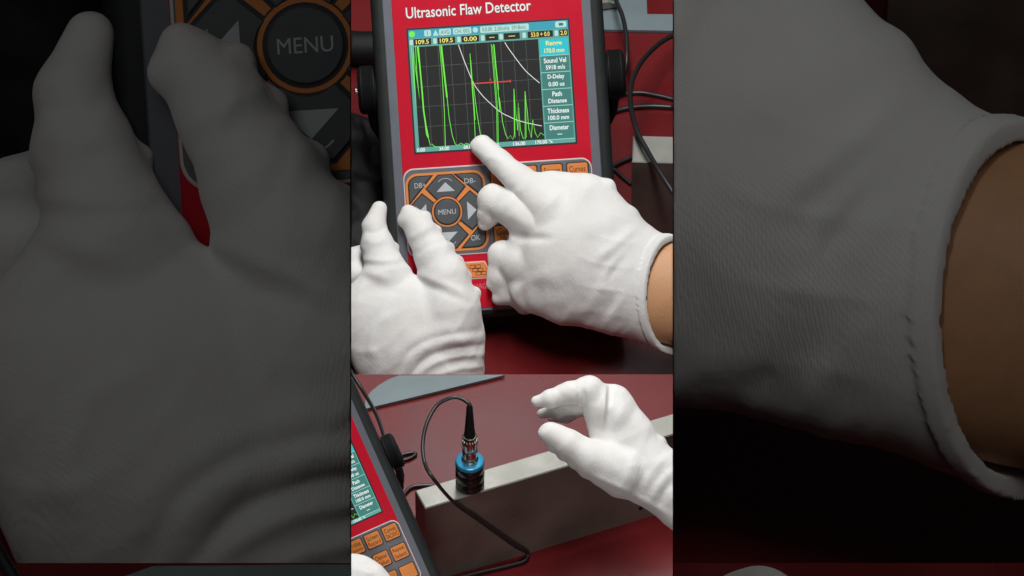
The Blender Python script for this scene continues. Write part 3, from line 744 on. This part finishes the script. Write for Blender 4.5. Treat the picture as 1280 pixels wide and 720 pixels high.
# ------------------------------------------------------------------ boards lying on the table
def board(label, pts, z, K, cell, th=0.0022, extra=None):
    top = [PZ(x, y, z + th, K) for x, y in pts]; n = len(top); ctr = np.mean(top, axis=0)
    bot = [p - np.array([0, 0, th * K]) for p in top]
    v = top + bot; f = [tuple(range(n)), tuple(range(2 * n - 1, n - 1, -1))] + [(i, n + i, n + (i + 1) % n, (i + 1) % n) for i in range(n)]
    o = add('grey_board', v, f, M_BOARD, None, cell, loc=ctr - np.array([0, 0, th * K]))
    return tag(o, label, 'board')
lowb = [(456, 511), (457, 499), (463, 490), (474, 481), (487, 473.5), (499, 469.2), (560, 468.6), (631, 468.6)]
board('flat blue grey board with a rounded corner lying behind the blue topped probe', lowb, H_STEP + 0.0004, 1.0, 'C')
board('huge dim blue grey board edge below the huge glove with the thumb', lowb, H_STEP + 0.0004, BIG, 'L')
board('blue grey board lying beyond the loose cables of the bright detector', [(700, 36), (846, 38.5), (846, 18), (809, 17.5), (808, -14), (700, -14)], 0.0004, 1.0, 'C')
# metal fitting on that board
t = thing('metal_fitting', 'small dull metal bracket lying on the blue grey board', 'bracket', PZ(756, 8, 0.005))
zz = 0.0045
q = [PZ(744, 13, zz), PZ(772, 9, zz), PZ(771, -8, zz), PZ(744, -6, zz)]
v = q + [p + np.array([0, 0, 0.006]) for p in q]
add('plate', v, [(3, 2, 1, 0), (4, 5, 6, 7), (0, 1, 5, 4), (1, 2, 6, 5), (2, 3, 7, 6), (3, 0, 4, 7)], M_STEEL, t, 'C')
add('bolt', *lathe([(0, 0), (0.004, 0), (0.004, 0.003), (0.0032, 0.0038), (0, 0.0038)], PZ(766, 0, zz + 0.006), (0, 0, 1), 6), M_CHROME, t, 'C')

# ------------------------------------------------------------------ probe on the bar
pb = PZ(587.5, 606, zt); k = S * 0.93
t = thing('ultrasonic_probe', 'black ultrasonic probe with bright blue top and cable standing on the steel bar', 'probe', pb)
up = np.array([0, 0, 1.0])
add('probe_body', *lathe([(0, 0), (17.2 * k, 0), (17.8 * k, 1.2 * k), (17.8 * k, 9 * k), (16.6 * k, 11 * k), (16.6 * k, 14 * k), (18 * k, 16 * k), (18 * k, 24 * k), (16.8 * k, 26 * k), (16.8 * k, 28.5 * k), (18 * k, 30.5 * k), (18 * k, 38 * k), (17.2 * k, 39.6 * k), (0, 39.6 * k)], pb, up), M_GLOSSB, t, 'C', True, sharp=35)
add('blue_cap', *lathe([(0, 39.2 * k), (17.8 * k, 39.2 * k), (17.9 * k, 42 * k), (17 * k, 44 * k), (15.8 * k, 44.6 * k), (0, 44.6 * k)], pb, up), M_BLUE, t, 'C', True, sharp=35)
cn = add('connector', *lathe([(0, 44 * k), (10.5 * k, 44 * k), (10.5 * k, 47 * k), (8 * k, 48.5 * k), (8 * k, 52 * k), (9.5 * k, 53 * k), (9.5 * k, 62 * k), (8.6 * k, 63 * k), (8.6 * k, 66 * k), (9.2 * k, 67 * k), (9.2 * k, 86 * k), (8.4 * k, 88 * k), (6.5 * k, 88.5 * k), (0, 88.5 * k)], pb, up), M_CHROME, t, 'C', True, sharp=35)
gr = []
for i in range(16):
    a = 2 * math.pi * i / 16
    gr.append(tube([pb + np.array([math.cos(a) * 9.3 * k, math.sin(a) * 9.3 * k, 68 * k]), pb + np.array([math.cos(a) * 9.3 * k, math.sin(a) * 9.3 * k, 85 * k])], 0.55 * k, 6, 1))
add('knurling', *merge(gr), M_CHROME, cn, 'C', True)
add('strain_relief', *lathe([(0, 88 * k), (7 * k, 88 * k), (7 * k, 92 * k), (6.2 * k, 100 * k), (4.6 * k, 125 * k), (4.0 * k, 138 * k), (3.0 * k, 140 * k), (0, 140 * k)], pb, up, 24), M_BLACK, t, 'C', True, sharp=35)
topz = pb[2] + 138 * k
tp = pb + np.array([0, 0, 139 * k])
def off(pt, px, py):  # point at px,py at the depth of pt
    return P(px, py, float(pt @ T_))
cp = [tp - np.array([0, 0, 4 * k]), tp + np.array([0, 0, 4 * k]), off(tp, 577, 498.5), off(tp, 565, 497), off(tp, 547, 506), off(tp + T_ * 0.005, 534, 528), off(tp + T_ * 0.01, 528.5, 554), off(tp + T_ * 0.02, 531, 579),
      off(tp + T_ * 0.03, 543, 600)]
for (px, py, dd) in ((563, 620, 0.006), (590, 641, 0.004), (615, 659, 0.004), (640, 676, 0.005)):
    h_ = hit(px, py); cp.append(h_ + e2 * dd)
cp += [PZ(659, 691, H_STEP + 0.004), PZ(656, 701, H_STEP + 0.002), PZ(636, 707, H_STEP + 0.002), PZ(598, 716, H_STEP + 0.002), PZ(560, 726, H_STEP + 0.002)]
add('lead', *tube(cp, 2.4 * k, 12, 8), M_CABLE, t, 'C', True)

# ------------------------------------------------------------------ loose cables
def cable(label, pts, r, cell='C', K=1.0):
    ps = [PZ(x, y, z + r, K) for x, y, z in pts]
    o = add('cable', *tube(ps, r * K, 10, 8), M_CABLE, None, cell, True, loc=ps[len(ps) // 2] - np.array([0, 0, r * K]))
    return tag(o, label, 'cable')
rr = 0.0016
cable('black cable dropping straight down past the right knob of the bright detector', [(766, -20, 0.03), (770, 0, 0.03), (778, 20, 0.03), (783, 46, 0.03), (783.5, 72, 0.028), (781, 92, 0.02), (770, 120, 0.004), (762, 142, 0), (752, 160, 0)], rr)
cable('black cable looping widely over the steel bar end', [(850, 40, 0.02), (841.5, 44, 0.022), (822, 56, 0.03), (802, 77, 0.045), (790, 102, 0.06), (788, 128, 0.074), (795.5, 162, 0.086), (810, 190, 0.088), (824, 214, 0.092), (842, 241, 0.09), (860, 262, 0.08)], rr * 1.15)
cable('black cable lying nearly level from the knob toward the light blocking board, upper of two', [(760, 126, 0), (779, 118, 0), (800, 116, 0), (822, 119.5, 0), (841, 124, 0), (856, 128, 0)], rr)
cable('black cable lying nearly level from the knob toward the light blocking board, lower of two', [(752, 150, 0), (763, 142, 0), (782, 135.8, 0), (811, 132.8, 0), (841, 134, 0), (856, 135, 0)], rr * 1.1)
cable('short black cable running from the bright detector under the steel bar end', [(756, 220, 0), (767, 208, 0), (778, 202, 0), (790, 197, 0), (796, 195, 0)], rr)
cable('thin black cable crossing the short cable beside the steel bar end', [(757, 204, 0), (768, 212, 0), (779, 222, 0), (789, 230, 0)], rr * 0.9)
cable('thin black cord hanging from the knob of the leaning detector over the board', [(432, 452, H_STEP + 0.03), (441, 468.5, H_STEP + 0.03), (457, 494, H_STEP + 0.03), (471, 519, H_STEP + 0.05), (480, 545, H_STEP + 0.07), (484, 560, H_STEP + 0.08)], 0.0013)
cable('short doubled cable loop lying beyond the knob of the leaning detector', [(488, 574, H_STEP), (500, 569.5, H_STEP), (514, 566, H_STEP), (519.5, 568, H_STEP), (512, 573, H_STEP), (498, 577, H_STEP), (486, 580, H_STEP)], 0.0012)
cable('black cable lying between the leaning detector and the end of the steel bar', [(500, 632, H_STEP), (506, 617, H_STEP), (515, 609, H_STEP), (528, 607, H_STEP), (542, 607, H_STEP)], 0.0013)
cable('huge dim black cord crossing the huge board edge', [(432, 452, H_STEP + 0.03), (441, 468.5, H_STEP + 0.03), (457, 494, H_STEP + 0.03)], 0.0013, 'L', BIG)

# ------------------------------------------------------------------ black pouch and strap beside the detector
def pouch(label, K, cell):
    V, F = hand_mesh(palm=[[(420, 200, -110, 42), (440, 240, -70, 46), (448, 290, -24, 44), (440, 350, 24, 36)], [(425, 170, -150, 26), (455, 182, -130, 24), (470, 230, -80, 26)]], fingers=[],
                     folds=[([(440, 150), (452, 170), (448, 200)], 4, 4), ([(455, 165), (466, 185), (464, 220)], -4, 4), ([(430, 230), (455, 240), (480, 236)], 4, 5)], seed=21, wr=3.0, h=2.5, palm_flat=0.7)
    # rest it on the table
    W = np.array([PK(*p, K) for p in V]); W[:, 2] -= W[:, 2].min() - 0.0005
    o = add('soft_pouch', W, F, M_BLACK, None, cell, True, loc=(*W.mean(0)[:2], 0))
    tag(o, label, 'pouch')
pouch('soft black pouch lying beside the bright detector under its knob', 1.0, 'C')
pouch('huge dim black pouch behind the huge glove with the thumb', BIG, 'L')
ps = [PZ(430, 58, 0.012), PZ(450, 60, 0.012), PZ(475, 60, 0.012), PZ(500, 62, 0.012)]
o = add('black_case', *tube(ps, 0.012, 14, 6), M_BLACK, None, 'C', True, loc=ps[1] - np.array([0, 0, 0.012]))
tag(o, 'rounded black case lying behind the knob with the silver button', 'case')

for o in bpy.data.objects:
    if '_o' in o: del o['_o']
